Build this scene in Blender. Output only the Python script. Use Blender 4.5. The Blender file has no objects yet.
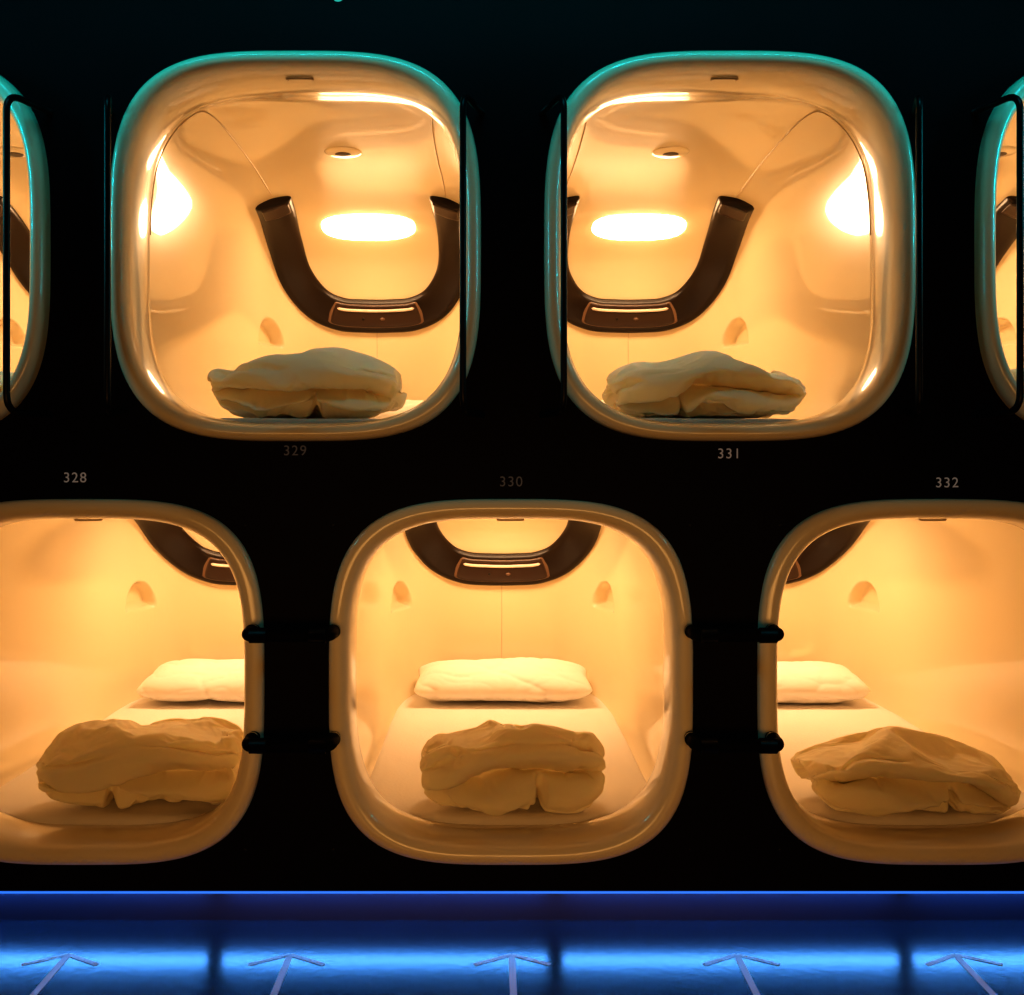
import bpy, bmesh, math, random, time
from mathutils import Vector, noise, Matrix
from mathutils.bvhtree import BVHTree

scene = bpy.context.scene
COL = scene.collection
CAM_Z = 1.32; D = 2.8; F = 1002.0

# ------------------------------------------------------------------ materials
def mat(name, col, rough=0.5, metal=0.0, coat=0.0, spec=0.5, emis=None, es=0.0, bump=None, sss=0.0, cvar=None, cior=1.5, crough=.06):
    m = bpy.data.materials.new(name); m.use_nodes = True
    nt = m.node_tree; b = nt.nodes['Principled BSDF']
    b.inputs['Base Color'].default_value = (*col, 1)
    b.inputs['Roughness'].default_value = rough
    b.inputs['Metallic'].default_value = metal
    b.inputs['Coat Weight'].default_value = coat
    b.inputs['Coat Roughness'].default_value = crough
    b.inputs['Coat IOR'].default_value = cior
    b.inputs['Specular IOR Level'].default_value = spec
    if sss:
        b.inputs['Subsurface Weight'].default_value = sss
        b.inputs['Subsurface Scale'].default_value = .05
        b.inputs['Subsurface Radius'].default_value = (1.0, .75, .45)
    if emis:
        b.inputs['Emission Color'].default_value = (*emis, 1)
        b.inputs['Emission Strength'].default_value = es
    if bump or cvar:
        tc = nt.nodes.new('ShaderNodeTexCoord')
        nz = nt.nodes.new('ShaderNodeTexNoise')
        nz.inputs['Scale'].default_value = (bump or cvar)[0]
        nz.inputs['Detail'].default_value = 6
        nt.links.new(tc.outputs['Object'], nz.inputs['Vector'])
        if bump:
            bp = nt.nodes.new('ShaderNodeBump')
            bp.inputs['Strength'].default_value = bump[1]
            bp.inputs['Distance'].default_value = 0.01
            nt.links.new(nz.outputs['Fac'], bp.inputs['Height'])
            nt.links.new(bp.outputs['Normal'], b.inputs['Normal'])
        if cvar:
            r = nt.nodes.new('ShaderNodeValToRGB')
            r.color_ramp.elements[0].position = 0.35
            r.color_ramp.elements[1].position = 0.7
            r.color_ramp.elements[0].color = (*[c*cvar[1] for c in col], 1)
            r.color_ramp.elements[1].color = (*col, 1)
            nt.links.new(nz.outputs['Fac'], r.inputs['Fac'])
            nt.links.new(r.outputs['Color'], b.inputs['Base Color'])
    return m

M_shell = mat('fibreglass_cream', (0.88, 0.745, 0.50), 0.3, coat=.85, cior=1.58, crough=.04, spec=.3)
M_sheet = mat('white_sheet', (0.94, 0.89, 0.84), 0.85, bump=(90, .12))
M_duvet = mat('duvet_cotton', (0.98, 0.86, 0.60), 0.85, bump=(60, .12), sss=.35)
M_pillow = mat('pillow_cotton', (0.94, 0.89, 0.84), 0.85, bump=(22, .25))
M_wall = mat('black_panel', (0.0045, 0.0022, 0.0034), 0.5, spec=0.04, cvar=(3, .6))
M_dark = mat('dark_room_paint', (0.006, 0.005, 0.007), 0.7)
M_brown = mat('console_brown', (0.010, 0.0045, 0.0025), 0.3, spec=.3)
M_brown2 = mat('console_panel', (0.030, 0.014, 0.008), 0.3, spec=.4)
M_frame = mat('console_frame', (0.16, 0.09, 0.055), 0.35)
M_slot = mat('console_trim', (0.85, 0.75, 0.65), 0.3)
M_rail = mat('black_tube', (0.003, 0.002, 0.003), 0.35, spec=.2)
M_bar = mat('black_rubber_grip', (0.002, 0.0015, 0.002), 0.7, spec=.04)
M_chrome = mat('steel_collar', (0.7, 0.68, 0.65), 0.25, metal=1.0)
M_lamp = mat('lamp_diffuser', (1, .9, .8), 0.4, emis=(1.0, 0.595, 0.30), es=35)
M_led = mat('blue_led', (0, 0, 0), 0.4, emis=(0.08, 0.34, 1.0), es=32)
M_edge = mat('lit_edge_glow', (0, 0, 0), 0.4, emis=(0.04, 0.22, 1.0), es=0.9)  # emission painted in for blue light caught on the wall's bottom edge
M_teal = mat('teal_indicator', (0, 0, 0), 0.4, emis=(0.05, 0.8, 0.7), es=.5)
M_floor = mat('dark_gloss_floor', (0.012, 0.016, 0.03), 0.22, spec=0.8, bump=(45, .04))
M_paint = mat('floor_marking_paint', (0.95, 0.93, 0.93), 0.5)
M_num = mat('number_decal_glow', (0.3, 0.27, 0.25), 0.6, emis=(1, .85, .75), es=0.07)  # printed digits, no lamp; faint emission stands in for light on them
M_numd = mat('number_decal_dim_glow', (0.06, 0.05, 0.045), 0.6, emis=(1, .85, .75), es=0.014)  # dimmer digits, also brightened by emission in the paint
M_seam = mat('seam_line', (0.66, 0.52, 0.34), 0.4)
M_kick = mat('kick_plate', (0.012, 0.016, 0.04), 0.4, spec=0.6)

def mesh_obj(name, verts, faces, m, parent=None, smooth=True, loc=(0, 0, 0)):
    me = bpy.data.meshes.new(name)
    me.from_pydata([tuple(v) for v in verts], [], faces)
    me.update()
    if smooth:
        me.polygons.foreach_set('use_smooth', [True]*len(me.polygons))
    me.materials.append(m)
    o = bpy.data.objects.new(name, me); COL.objects.link(o)
    o.location = loc
    if parent: o.parent = parent
    return o

def inst(name, me, parent=None, loc=(0, 0, 0), rot=(0, 0, 0), scale=(1, 1, 1)):
    o = bpy.data.objects.new(name, me); COL.objects.link(o)
    o.location = loc; o.rotation_euler = rot; o.scale = scale
    if parent: o.parent = parent
    return o

def spow(v, p): return math.copysign(abs(v)**p, v)
def sstep(t): t = max(0, min(1, t)); return t*t*(3-2*t)

def grid_faces(nr, nc, closed=True):
    fs = []
    for i in range(nr-1):
        for j in range(nc if closed else nc-1):
            k = (j+1) % nc
            fs.append((i*nc+j, i*nc+k, (i+1)*nc+k, (i+1)*nc+j))
    return fs

# ------------------------------------------------------------------ folded duvets (cloth-simulated first, alone in the scene)
def build_duvet_meshes(specs, frames=26):
    sims = []
    for k, sp in enumerate(specs):
        rx, ry, rz, seed, gap, lean = sp
        off = Vector((seed*7.3, seed*3.1, seed*1.7))
        NU, NT = 88, 104
        V = []
        for i in range(NU):
            u = -1+2*i/(NU-1); u = math.sin(u*math.pi/2)*.9+u*.1
            e = max(.0005, (1-abs(u)**3.4))**(1/2.3)
            hprof = 1-.18*abs(u-lean)**2
            for j in range(NT):
                th = 2*math.pi*j/NT
                c, s = math.cos(th), math.sin(th)
                lower = s < 0
                py = spow(c, 2/(3.2 if lower else 2.5)); pz = spow(s, 2/(4.0 if lower else 2.5))
                f1 = math.pi+.10+.24*math.sin(1.9*u+seed*1.7)+.06*math.sin(6*u+seed*2)
                f2 = math.pi+.66+.14*math.sin(3.5*u+seed*1.3)
                f0 = f1-.55+.12*math.sin(3.1*u+seed*2.3)
                gm = sstep((1-abs(u))*4.0)
                g0m = gm*sstep(.4+2*noise.noise(Vector((u*1.5, seed*4.1, 2))))
                rad = 1-.70*math.exp(-(abs(th-f1)/.085)**1.6)*gm-.42*math.exp(-(abs(th-f2)/.075)**1.6)*gm
                rad -= .14*math.exp(-(abs(th-f0)/.06)**1.6)*g0m
                if f1 < th < math.pi*1.6:
                    kk = min(1, (th-f1)/.15)
                    rad -= kk*(.05+.05*math.sin(6*u+seed))
                    rad -= .30*math.exp(-((u-gap)/.05)**2)*kk*gm
                rad += .08*math.exp(-((th-(f1-.28))/.2)**2)*gm
                n_ = noise.noise(Vector((u*2.5, c*1.2, s*1.2))+off)
                x = rx*u*(1+.03*s)*.93
                y = ry*py*rad*(.42+.58*e)*(1+.12*n_)*.93
                z = rz*.5*pz*(rad if c < 0 else 1)*(.34+.66*e)*(hprof if s > 0 else 1)*(1+.12*n_)
                if e < .06: y *= e/.06*.9+.1; z *= e/.06*.9+.1
                z += rz*.5*(.85+.15*e)
                jit = .003*noise.noise(Vector((x, y*2, z*2))*30+off)
                V.append(Vector((x, y+jit, max(0, z+jit))))
        Fs = grid_faces(NU, NT)
        Fs += [tuple(range(NT)), tuple(range((NU-1)*NT, NU*NT))]
        o = mesh_obj('folded_duvet', V, Fs, M_duvet, loc=(k*1.5, 0, 0))
        bm = bmesh.new(); bm.from_mesh(o.data)
        bmesh.ops.recalc_face_normals(bm, faces=bm.faces)
        if bm.calc_volume(signed=True) < 0: bmesh.ops.reverse_faces(bm, faces=bm.faces)
        bm.to_mesh(o.data); bm.free()
        vg = o.vertex_groups.new(name='pin')
        idx = [i for i, v in enumerate(V) if v.z < .012]
        vg.add(idx, 1.0, 'REPLACE')
        md = o.modifiers.new('cloth', 'CLOTH')
        st = md.settings
        st.quality = 7; st.mass = .3; st.air_damping = 3
        st.tension_stiffness = 14; st.compression_stiffness = 14; st.shear_stiffness = 6
        st.bending_stiffness = .08
        st.tension_damping = 10; st.compression_damping = 10; st.shear_damping = 10
        st.vertex_group_mass = 'pin'
        st.effector_weights.gravity = 0.0
        st.shrink_min = -.24; st.shrink_max = -.24
        st.use_pressure = True; st.uniform_pressure_force = .15
        md.collision_settings.use_collision = False
        md.point_cache.frame_start = 1; md.point_cache.frame_end = 60
        sims.append((o, sp, V))
    t0 = time.time()
    for f in range(1, frames+1):
        scene.frame_set(f)
        if time.time()-t0 > 150: print('sim budget hit at', f); break
    dg = bpy.context.evaluated_depsgraph_get()
    out = []
    for o, sp, V in sims:
        me = bpy.data.meshes.new_from_object(o.evaluated_get(dg))
        rx, ry, rz = sp[:3]
        co = []
        for v, q in zip(me.vertices, V):
            d = v.co-q; L = d.length
            if L > 1e-6: d = d*(.045*math.tanh(L/.045)/L)
            co.append(q+d)
        x0, x1 = min(c.x for c in co), max(c.x for c in co)
        y0, y1 = min(c.y for c in co), max(c.y for c in co)
        z1 = sorted(c.z for c in co)[int(len(co)*.99)]
        sx = 2*rx/(x1-x0); sy = 2*ry/(y1-y0); sz = rz*1.0/z1
        for v, c in zip(me.vertices, co):
            v.co = ((c.x-(x0+x1)/2)*sx, (c.y-(y0+y1)/2)*sy, max(0, c.z*sz))
        me.polygons.foreach_set('use_smooth', [True]*len(me.polygons))
        me.update()
        out.append(me)
    for o, sp, V in sims: bpy.data.objects.remove(o)
    scene.frame_set(1)
    print('sim time', time.time()-t0)
    return out

SPEC = [(.302, .205, .212, 1, .1, -.3), (.306, .205, .198, 2, -.3, .0),
        (.305, .205, .235, 5, -.3, .3), (.284, .205, .250, 6, .25, .1), (.315, .20, .205, 7, .35, -.3)]
DM = build_duvet_meshes(SPEC)

# ------------------------------------------------------------------ pod shell
YB = 2.0; Y0 = 1.0
AW, BH = 0.54, 0.543
def shell_rows(W, H, IW, IH, ps):
    rows = []
    rim = [(0.02, -.05), (0.0, 0), (-.025*ps, 0), (-.042*ps, .07), (-.054*ps, .22), (-.058*ps, .4), (-.055*ps, .58),
           (-.045*ps, .73), (-.028*ps, .84), (0, .93), (.04, .98), (.09, 1), (.12, .96)]
    for y, d in rim:
        rows.append((y, W+(IW-W)*d, H+(IH-H)*d, H+(IH-H)*d, 3.5))
    w0, h0 = rows[-1][1], rows[-1][2]
    for i in range(1, 11):
        t = i/10; s = t*t*(3-2*t)
        rows.append((.12+.26*t, w0+(AW-w0)*s, h0+(BH-h0)*s, h0+(BH-h0)*s, 3.5+.5*s))
    for i in range(1, 7):
        rows.append((.38+(Y0-.38)*i/6, AW, BH, BH, 4))
    N = 44
    for i in range(1, N):
        t = math.sin(i/N*math.pi/2)
        rows.append((Y0+(YB-Y0)*t, AW*(1-t**4)**.25, BH*(1-t**2.5)**.4, BH*(1-t**6)**(1/6), 4-.6*t**3))
    return rows

def build_shell(name, W, H, IW, IH, ps):
    rows = shell_rows(W, H, IW, IH, ps); nc = 144
    V = []
    for y, a, bt, bb, n in rows:
        for j in range(nc):
            th = 2*math.pi*j/nc
            c, s = math.cos(th), math.sin(th)
            V.append((a*spow(c, 2/n), y, (bt if s > 0 else bb)*spow(s, 2/n)))
    Fs = grid_faces(len(rows), nc)
    V.append((0, YB, 0)); last = (len(rows)-1)*nc
    for j in range(nc):
        Fs.append((last+j, last+(j+1) % nc, len(V)-1))
    me = bpy.data.meshes.new(name); me.from_pydata(V, [], Fs); me.update()
    bm = bmesh.new(); bm.from_mesh(me)
    bmesh.ops.recalc_face_normals(bm, faces=bm.faces)
    bvh = BVHTree.FromBMesh(bm)
    # pressed-in reading-light niches
    for side in (-1, 1):
        o = Vector((0, 1.3, 0)); d = (Vector((side*.470, 1.80, 0))-o).normalized()
        p, n, i_, ds = bvh.ray_cast(o, d)
        if n.dot(d) > 0: n = -n
        n = Vector((n.x, n.y, 0)).normalized()
        for it in range(2):
            es = list({e for f in bm.faces if (f.calc_center_median()-p).length < .17 for e in f.edges if e.calc_length() > .007})
            bmesh.ops.subdivide_edges(bm, edges=es, cuts=2, use_grid_fill=True)
        s = Vector((0, 0, 1)).cross(n)
        for v in bm.verts:
            q = v.co-p
            if q.length > .22: continue
            x = q.dot(s); z = q.z+.055
            r = math.sqrt((x/.098)**2+(max(z, 0)/.125)**2)
            k = sstep((1-r)/.16)*sstep(z/.012)
            v.co -= n*k*.06
    bmesh.ops.recalc_face_normals(bm, faces=bm.faces)
    bm.to_mesh(me); bm.free()
    me.polygons.foreach_set('use_smooth', [True]*len(me.polygons))
    me.materials.append(M_shell)
    return me, bvh
ME_low, BVH = build_shell('shell_low', .507, .509, .446, .450, .55)
ME_up, _ = build_shell('shell_up', .514, .540, .460, .487, .9)

def surf(target, origin=(0, 1.0, 0)):
    o = Vector(origin); d = (Vector(target)-o).normalized()
    p, n, i, dist = BVH.ray_cast(o, d)
    if n.dot(d) > 0: n = -n
    return p, n

def catmull(pts, n=12):
    out = []
    P = [pts[0]]+list(pts)+[pts[-1]]
    for i in range(1, len(P)-2):
        for k in range(n):
            t = k/n
            a, b, c, d = [Vector(q) for q in P[i-1:i+3]]
            out.append(0.5*((2*b)+(c-a)*t+(2*a-5*b+4*c-d)*t*t+(3*b-a-3*c+d)*t**3))
    out.append(Vector(pts[-1])); return out

def band(path, width, thick, lift=0.0, endr=None, round_n=2.6, seg=20):
    V = []; Fs = []
    n = len(path)
    L = [0]
    for i in range(1, n): L.append(L[-1]+(path[i][0]-path[i-1][0]).length)
    endr = endr or width/2
    for i, (p, nn) in enumerate(path):
        a = path[max(0, i-1)][0]; b = path[min(n-1, i+1)][0]
        t = (b-a).normalized(); s = nn.cross(t).normalized()
        dd = min(L[i], L[-1]-L[i])
        e = 1.0
        if dd < endr: e = max(0.02, (1-(1-dd/endr)**3)**(1/3))
        for j in range(seg):
            th = 2*math.pi*j/seg
            V.append(p+nn*lift+s*(width/2*e*spow(math.cos(th), 2/3.5))+nn*(thick*max(.1, e**.5)*spow(math.sin(th), 2/round_n)))
    Fs = grid_faces(n, seg)
    Fs.append(tuple(range(seg))); Fs.append(tuple(range((n-1)*seg, n*seg)))
    return V, Fs

half = [(-.377, 1.36, .515), (-.374, 1.50, .47), (-.366, 1.68, .37), (-.335, 1.80, .25), (-.265, 1.90, .155), (-.17, 1.95, .112), (-.06, 1.98, .105)]
full = half+[(-x, y, z) for x, y, z in reversed(half)]
upath = [surf(q) for q in catmull(full, 12)]
def smooth_normals(path, k=4):
    out = []
    for i in range(len(path)):
        s = Vector((0, 0, 0))
        for j in range(max(0, i-k), min(len(path), i+k+1)): s += path[j][1]
        out.append((path[i][0], s.normalized()))
    return out
upath = smooth_normals(upath)
def mk(name, V, Fs, m, smooth=True):
    me = bpy.data.meshes.new(name); me.from_pydata([tuple(v) for v in V], [], Fs); me.update()
    bm = bmesh.new(); bm.from_mesh(me); bmesh.ops.recalc_face_normals(bm, faces=bm.faces); bm.to_mesh(me); bm.free()
    if smooth: me.polygons.foreach_set('use_smooth', [True]*len(me.polygons))
    me.materials.append(m); return me
ME_console = mk('console_band', *band(upath, .160, .036, 0, endr=.03), M_brown)
sub = [q for q in upath if abs(q[0].x) < .225 and q[0].z < .2]
ME_frame = mk('console_frame', *band([(p-n*.0, n) for p, n in sub], .107, .005, .0345, endr=.03), M_frame)
sub = [q for q in upath if abs(q[0].x) < .222 and q[0].z < .2]
ME_panel = mk('console_panel', *band(sub, .104, .007, .035, endr=.03), M_brown2)
sub2 = [(p+Vector((0, 0, .026)), n) for p, n in upath if abs(p.x) < .19 and p.z < .2]
ME_slot = mk('console_slot', *band(sub2, .013, .006, .048, endr=.004, seg=10), M_slot)
ME_end1 = mk('console_end', *band(upath[1:11], .115, .006, .035, endr=.015), M_brown2)
ME_end2 = mk('console_end_b', *band(upath[-11:-1], .115, .006, .035, endr=.015), M_brown2)

def dome(center, nn, along, rx, ry, h, n=2.0, rings=8, seg=40, depth=0.01):
    s = nn.cross(along).normalized(); al = s.cross(nn).normalized()
    V = []; Fs = []
    prof = [(1.0, -depth)]+[(math.cos(i/rings*math.pi/2), h*math.sin(i/rings*math.pi/2)) for i in range(rings)]
    for r, z in prof:
        for j in range(seg):
            th = 2*math.pi*j/seg
            V.append(center+s*(rx*r*spow(math.cos(th), 2/n))+al*(ry*r*spow(math.sin(th), 2/n))+nn*z)
    Fs = grid_faces(len(prof), seg)
    V.append(center+nn*h)
    l = (len(prof)-1)*seg
    for j in range(seg): Fs.append((l+j, l+(j+1) % seg, len(V)-1))
    return V, Fs

p, n = surf((0, 1.98, .105)); up_ = Vector((0, 0, 1))
ME_knob = mk('console_knob', *dome(p+n*.040+Vector((.03, 0, -.014)), n, up_, .012, .007, .006, seg=20), M_frame)
ME_knob2 = mk('console_knob_b', *dome(p+n*.040+Vector((-.06, 0, -.014)), n, up_, .007, .007, .005, seg=16), M_brown)

p, n = surf((0, 1.62, .43))
al = Vector((0, 1, 0)); al = (al-n*al.dot(n)).normalized()
ME_bezel = mk('lamp_bezel', *dome(p, n, al, .228, .118, .012, n=2.6), M_shell)
ME_lampd = mk('lamp_diffuser', *dome(p+n*.006, n, al, .208, .098, .016, n=2.6), M_lamp)
p, n = surf((0, .88, .54), (0, .88, 0))
ME_vent = mk('ceiling_vent_ring', *dome(p, n, Vector((0, 1, 0)), .068, .068, .010), M_shell)
ME_vent2 = mk('ceiling_vent_core', *dome(p+n*.008, n, Vector((0, 1, 0)), .030, .030, .006), M_brown2)

def tube(pts, r, seg=10, cap=True):
    V = []; n = len(pts)
    prev = None
    for i, p in enumerate(pts):
        a = pts[max(0, i-1)]; b = pts[min(n-1, i+1)]
        t = (b-a).normalized()
        if prev is None:
            s = t.orthogonal().normalized()
        else:
            s = (prev-t*prev.dot(t)).normalized()
        prev = s; u = t.cross(s)
        for j in range(seg):
            th = 2*math.pi*j/seg
            V.append(p+s*r*math.cos(th)+u*r*math.sin(th))
    Fs = grid_faces(n, seg)
    if cap: Fs += [tuple(range(seg)), tuple(range((n-1)*seg, n*seg))]
    return V, Fs

def seam_mesh(side):
    ctr = catmull([(.37*side, 1.34, .52), (.365*side, 1.0, .54), (.36*side, .7, .54), (.36*side, .45, .53), (.38*side, .33, .5), (.44*side, .27, .42), (.50*side, .26, .3), (.52*side, .26, .1)], 10)
    pts = []
    for q in ctr:
        p, n = surf(q, (0, q.y, 0)); pts.append(p+n*.0015)
    return tube(pts, .0022, 6)
ME_s1 = mk('panel_seam', *seam_mesh(-1), M_seam); ME_s2 = mk('panel_seam_b', *seam_mesh(1), M_seam)
pts = []
for i in range(25):
    p, n = surf((0, 1.98, .04-.4*i/24), (0, 1.5, .04-.4*i/24)); pts.append(p+n*.001)
ME_s3 = mk('back_seam', *tube(pts, .0016, 6), M_seam)

# mattress
BEDL, BEDU = -.435, -.468
def mattress(BED):
    V = []; NR = 70; S = 61
    for i in range(NR):
        y = .125+(1.86-.125)*i/(NR-1)
        w = .476
        if y < .5: w *= max(.02, (1-((.5-y)/.376)**3.2))**(1/3.2)
        if y > 1.5: w *= (1-((y-1.5)/.42)**4)**.25
        e = min(1, max(.0, (y-.125)/.05)); hh = .10*(.35+.65*(1-(1-e)**2)**.5)
        for j in range(S):
            th = math.pi*j/(S-1)
            x = w*spow(math.cos(th), 2/9); z = hh*abs(math.sin(th))**(2/9)
            V_ = Vector((x, y, BED-.10+z))
            if z > .08:
                V_.z += .004*noise.noise(Vector((x*5, y*3, 0)))+.0025*abs(noise.noise(Vector((x*14, y*6, 3))))
            V.append(V_)
    Fs = grid_faces(NR, S, closed=False)
    return V, Fs
ME_bedL = mk('mattress', *mattress(BEDL), M_sheet)
ME_bedU = mk('mattress_b', *mattress(BEDU), M_sheet)

# ------------------------------------------------------------------ pods
def pod(cx, cz, up):
    e = bpy.data.objects.new('capsule_pod', None); COL.objects.link(e); e.location = (cx, 0, cz)
    e.empty_display_size = .2
    inst('shell', ME_up if up else ME_low, e)
    inst('console', ME_console, e); inst('console_frame', ME_frame, e); inst('console_panel', ME_panel, e); inst('console_slot', ME_slot, e)
    inst('console_end_left', ME_end1, e); inst('console_end_right', ME_end2, e)
    inst('console_knob', ME_knob, e); inst('console_button', ME_knob2, e)
    inst('lamp_bezel', ME_bezel, e); inst('lamp_diffuser', ME_lampd, e)
    inst('vent_ring', ME_vent, e); inst('vent_core', ME_vent2, e)
    inst('seam_left', ME_s1, e); inst('seam_right', ME_s2, e); inst('seam_back', ME_s3, e)
    inst('mattress', ME_bedU if up else ME_bedL, e)
    H = .487 if up else .45
    pts = [Vector((-.035, .045, H-.001)), Vector((-.03, .03, H-.002)), Vector((.03, .03, H-.002)), Vector((.035, .045, H-.001))]
    mesh_obj('rim_latch', *tube(catmull(pts, 6), .003, 8), M_seam, e)
    return e
UZ = CAM_Z+(465-248)/358; LZ = CAM_Z-(681-465)/358
UX = [-.536-1.203, -.536, .667, .667+1.203]
LX = [.061-1.195, .061, .061+1.195]
for x in UX: pod(x, UZ, True)
for x in LX: pod(x, LZ, False)

# ------------------------------------------------------------------ duvets and pillows
ubed = UZ+BEDU+.002; lbed = LZ+BEDL+.002
def place_duvet(me, x, y, z, rot=0):
    o = inst('folded_duvet', me, loc=(x, y, z), rot=(0, 0, rot))
    s = o.modifiers.new('subsurf', 'SUBSURF'); s.levels = 2; s.render_levels = 2
    return o
place_duvet(DM[0], UX[1]-.032, .36, ubed)
place_duvet(DM[1], UX[2]+.005, .36, ubed)
place_duvet(DM[1].copy(), UX[0], .36, ubed)
place_duvet(DM[0].copy(), UX[3], .36, ubed)
place_duvet(DM[2], LX[0]+.070, .32, lbed, .10)
place_duvet(DM[3], LX[1]+.009, .28, lbed, .03)
place_duvet(DM[4], LX[2]+.010, .27, lbed, -.10)

def pillow(cx, bedz, yc=1.66, seed=0, rx=.385, ry=.19, rz=.075, rot=0):
    V = []; NU, NT = 120, 100
    for i in range(NU):
        u = math.sin((-1+2*i/(NU-1))*math.pi/2)
        e = max(.001, 1-abs(u)**4)**(1/2.4)
        for j in range(NT):
            th = 2*math.pi*j/NT; c, s = math.cos(th), math.sin(th)
            py = spow(c, 2/2.4)
            y = ry*py*(.70+.30*e)*(1-.04*math.cos(u*3))
            z = rz*spow(s, 2/2.0)*(.10+.90*e)*(1+.12*noise.noise(Vector((u*2, seed*3, 0))))
            P = Vector((rx*u*(1-.04*(1-abs(py))), y, z+rz))
            if e < .05: P.y *= .95
            q = Vector((P.x*4, P.y*7, P.z*5+seed*5))
            n1 = noise.noise(q*1.2); n2 = noise.noise(q*2.7)
            P += Vector((0, c, s))*(.014*noise.noise(q*.6)-.009*math.exp(-abs(n1)*9)-.004*math.exp(-abs(n2)*8))*(.2+.8*e)
            P.z += (P.y/ry)*.02+.004
            P.z = max(0, P.z)
            V.append(P)
    Fs = grid_faces(NU, NT)+[tuple(range(NT)), tuple(range((NU-1)*NT, NU*NT))]
    o = mesh_obj('pillow', V, Fs, M_pillow, loc=(cx, yc, bedz)); o.rotation_euler = (0, 0, rot)
for k, x in enumerate(LX): pillow(x, lbed, seed=k)
for k, x in enumerate(UX): pillow(x, ubed, seed=k+4)

# ------------------------------------------------------------------ front wall with pod openings
WL, WR, ZT, ZB = -2.6, 2.8, 3.2, .125
def superpts(cx, cz, W, H, n=3.5, N=96):
    return [(cx+W*spow(math.cos(2*math.pi*j/N), 2/n), cz+H*spow(math.sin(2*math.pi*j/N), 2/n)) for j in range(N)]
cu = bpy.data.curves.new('wall_curve', 'CURVE'); cu.dimensions = '2D'; cu.fill_mode = 'BOTH'; cu.extrude = .01
loops = [[(WL, ZB), (WR, ZB), (WR, ZT), (WL, ZT)]]
loops += [superpts(x, UZ, .511, .537) for x in UX]+[superpts(x, LZ, .504, .506) for x in LX]
for lp in loops:
    sp = cu.splines.new('POLY'); sp.points.add(len(lp)-1)
    for i, (a, b) in enumerate(lp): sp.points[i].co = (a, b, 0, 1)
    sp.use_cyclic_u = True
tmp = bpy.data.objects.new('tmp', cu); COL.objects.link(tmp)
bpy.context.view_layer.update()
me = bpy.data.meshes.new_from_object(tmp.evaluated_get(bpy.context.evaluated_depsgraph_get()))
bpy.data.objects.remove(tmp)
me.transform(Matrix.Rotation(math.pi/2, 4, 'X')); me.transform(Matrix.Translation((0, .01, 0)))
me.materials.clear(); me.materials.append(M_wall)
WALL = inst('wall_front', me)

def box(name, x0, x1, y0, y1, z0, z1, m, parent=None, bev=0):
    V = [(x, y, z) for x in (x0, x1) for y in (y0, y1) for z in (z0, z1)]
    Fs = [(0, 1, 3, 2), (4, 6, 7, 5), (0, 4, 5, 1), (2, 3, 7, 6), (0, 2, 6, 4), (1, 5, 7, 3)]
    o = mesh_obj(name, V, Fs, m, parent, smooth=False)
    return o
box('floor', WL, WR, -3.8, 2.1, -.05, 0, M_floor)
box('ceiling', WL, WR, -3.8, 2.1, ZT, ZT+.05, M_dark)
box('wall_left', WL-.05, WL, -3.8, 2.1, 0, ZT, M_dark)
box('wall_right', WR, WR+.05, -3.8, 2.1, 0, ZT, M_dark)
box('wall_back', WL, WR, -3.85, -3.8, 0, ZT, M_dark)
box('baseboard_front', WL, WR, .105, .125, 0, .125, M_kick)
box('trim_1', WL, WR, .02, .125, .125, .14, M_wall)
box('lit_edge_strip', WL, WR, -.003, .001, .1235, .129, M_edge)  # glowing strip in place of the blue-lit lower wall edge

# LED tubes under the wall lip
led = bpy.data.objects.new('led_strip_light', None); COL.objects.link(led)
xs = [-2.55, -1.77, -.787, .19, 1.195, 2.18, 2.75]
for i in range(len(xs)-1):
    a, b = xs[i]+.016, xs[i+1]-.016
    mesh_obj('tube_%d' % (i+1), *tube([Vector((a, .080, .105)), Vector(((a+b)/2, .080, .105)), Vector((b, .080, .105))], .008, 12), M_led, led)
    for q in (a, b):
        mesh_obj('tube_cap', *tube([Vector((q-.006, .080, .105)), Vector((q+.006, .080, .105))], .0095, 12), M_rail, led)
        box('tube_bracket', q-.006, q+.006, .086, .106, .09, .126, M_rail, led)

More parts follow.
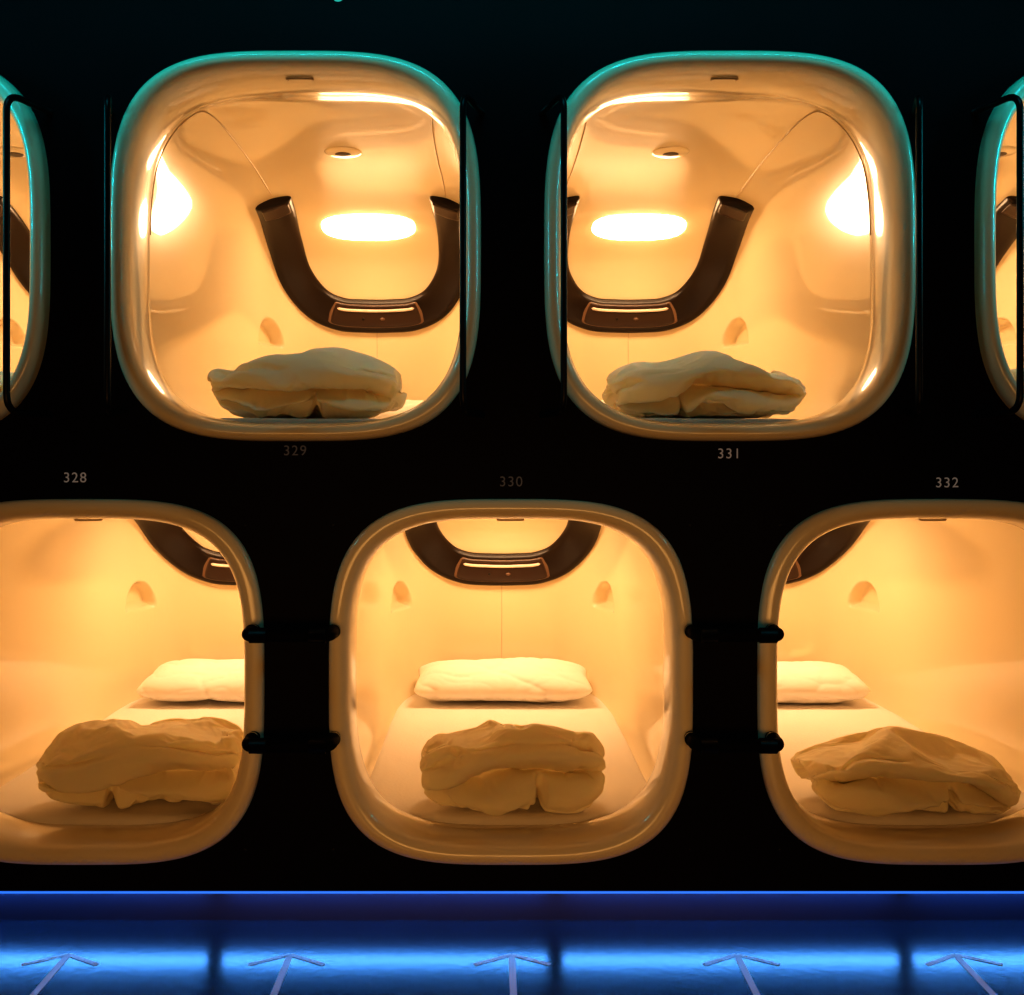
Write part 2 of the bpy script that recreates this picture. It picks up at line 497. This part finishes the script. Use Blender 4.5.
# ------------------------------------------------------------------ grab rails and ladder steps
def arc_path(pts, r=.04):
    out = []
    for i, p in enumerate(pts):
        p = Vector(p)
        if 0 < i < len(pts)-1:
            a = (Vector(pts[i-1])-p).normalized()*r; b = (Vector(pts[i+1])-p).normalized()*r
            for k in range(9):
                t = k/8; out.append((p+a)*(1-t)**2+p*2*t*(1-t)+(p+b)*t*t)
        else: out.append(p)
    return out
RX = [-.539-1.207, -.539, .668, .668+1.207]
for x in RX:
    for s in (-1, 1):
        e = bpy.data.objects.new('grab_rail', None); COL.objects.link(e); e.location = (x+s*.470, 0, UZ)
        zt, zb = CAM_Z+.985-UZ, CAM_Z+.14-UZ
        mesh_obj('rail_tube', *tube(arc_path([(s*.05, 0, zt), (0, -.15, zt), (0, -.15, zb), (s*.05, 0, zb)], .05), .009, 14), M_rail, e)
    for px in (633, 742):
        z = CAM_Z-(px-465)/368
        e = bpy.data.objects.new('ladder_step', None); COL.objects.link(e); e.location = (x, 0, z)
        hw = .112
        mesh_obj('step_bar', *tube(arc_path([(-hw, 0, 0), (-hw, -.115, 0), (hw, -.115, 0), (hw, 0, 0)], .03), .0175, 18), M_bar, e)
        for s in (-1, 1):
            mesh_obj('collar', *tube([Vector((s*(hw-.010), -.115, 0)), Vector((s*(hw-.055), -.115, 0))], .0205, 20), M_rail, e)
            mesh_obj('steel_ring', *tube([Vector((s*hw, -.052, 0)), Vector((s*hw, -.044, 0))], .0195, 20), M_chrome, e)

# ------------------------------------------------------------------ pod numbers
def number(txt, px, py, m):
    c = bpy.data.curves.new('t', 'FONT'); c.body = txt; c.size = .040; c.align_x = 'CENTER'; c.align_y = 'CENTER'
    c.space_character = 1.15; c.extrude = .0004
    o = bpy.data.objects.new('t', c); COL.objects.link(o); bpy.context.view_layer.update()
    me = bpy.data.meshes.new_from_object(o.evaluated_get(bpy.context.evaluated_depsgraph_get()))
    bpy.data.objects.remove(o)
    me.materials.clear(); me.materials.append(m)
    inst('pod_number_sign', me, loc=((px-489)/358, -.0015, CAM_Z-(py-465)/358), rot=(math.pi/2, 0, 0))
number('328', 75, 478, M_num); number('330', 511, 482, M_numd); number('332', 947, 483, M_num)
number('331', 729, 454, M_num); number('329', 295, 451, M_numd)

# screws
for px, py in [(245, 525), (690, 525), (780, 525), (333, 525), (245, 850), (333, 850), (690, 850), (780, 850)]:
    p = Vector(((px-489)/358, -.0005, CAM_Z-(py-465)/358))
    mesh_obj('panel_screw', *dome(p, Vector((0, -1, 0)), Vector((0, 0, 1)), .005, .005, .002, seg=14, rings=4, depth=.001), M_rail, WALL)

# teal indicator
mesh_obj('indicator_light', *dome(Vector(((338-489)/358, -.001, CAM_Z+466/358)), Vector((0, -1, 0)), Vector((0, 0, 1)), .012, .007, .005, seg=16, rings=4), M_teal)

# ------------------------------------------------------------------ floor arrows
def arrow(x):
    V = []; Fs = []
    def quad(a, b, w):
        a = Vector(a); b = Vector(b); d = (b-a).normalized(); s = Vector((-d.y, d.x, 0))*w/2
        k = len(V); V.extend([a+s, b+s, b-s, a-s]); Fs.append((k, k+1, k+2, k+3))
    z = .001
    quad((x, -.105, z), (x, -.62, z), .018)
    quad((x, -.10, z), (x-.10, -.155, z), .014); quad((x, -.10, z+.0003), (x+.10, -.155, z+.0003), .014)
    mesh_obj('floor_arrow_marking', V, Fs, M_paint, smooth=False)
for x in UX+LX: arrow(x)

# ------------------------------------------------------------------ lights
def area(name, loc, target, sx, sy, col, power, spread=180):
    l = bpy.data.lights.new(name, 'AREA'); l.shape = 'RECTANGLE'; l.size = sx; l.size_y = sy; l.color = col; l.energy = power
    l.spread = math.radians(spread)
    o = bpy.data.objects.new(name, l); COL.objects.link(o); o.location = loc
    o.rotation_euler = (Vector(target)-Vector(loc)).to_track_quat('-Z', 'Y').to_euler(); return o
TEAL = (.0, .58, .72)
area('ceiling_cove_light', (0, -.75, 3.1), (0, 0, 2.50), 5.0, .05, TEAL, 6.5, 52)
area('aisle_end_light', (-2.5, -.45, 2.5), (-.9, 0, 2.2), .08, .6, TEAL, 2.0, 70)
area('aisle_end_light', (2.7, -.45, 2.5), (1.1, 0, 2.2), .08, .6, TEAL, 2.0, 70)
area('warm_fill_light', (0, -3.4, .75), (0, 0, .66), 3.6, .7, (1, .47, .13), 6.5, 75)  # added fill without a fixture; warms duvets and lower rims like pods opposite

w = bpy.data.worlds.new('World'); scene.world = w; w.use_nodes = True
w.node_tree.nodes['Background'].inputs['Color'].default_value = (.004, .003, .004, 1)
w.node_tree.nodes['Background'].inputs['Strength'].default_value = 1
scene.view_settings.view_transform = 'Standard'
for lk in ('Medium High Contrast', 'Standard - Medium High Contrast'):
    try:
        scene.view_settings.look = lk; break
    except Exception as ex: print(ex)

cam = bpy.data.cameras.new('camera'); co = bpy.data.objects.new('camera', cam); COL.objects.link(co)
co.location = (0, -D, CAM_Z); co.rotation_euler = (math.pi/2, 0, 0)
cam.sensor_width = 36; cam.lens = 36*F/1024
cam.shift_x = 23/1024; cam.shift_y = -32.5/1024
cam.clip_start = .05
scene.camera = co
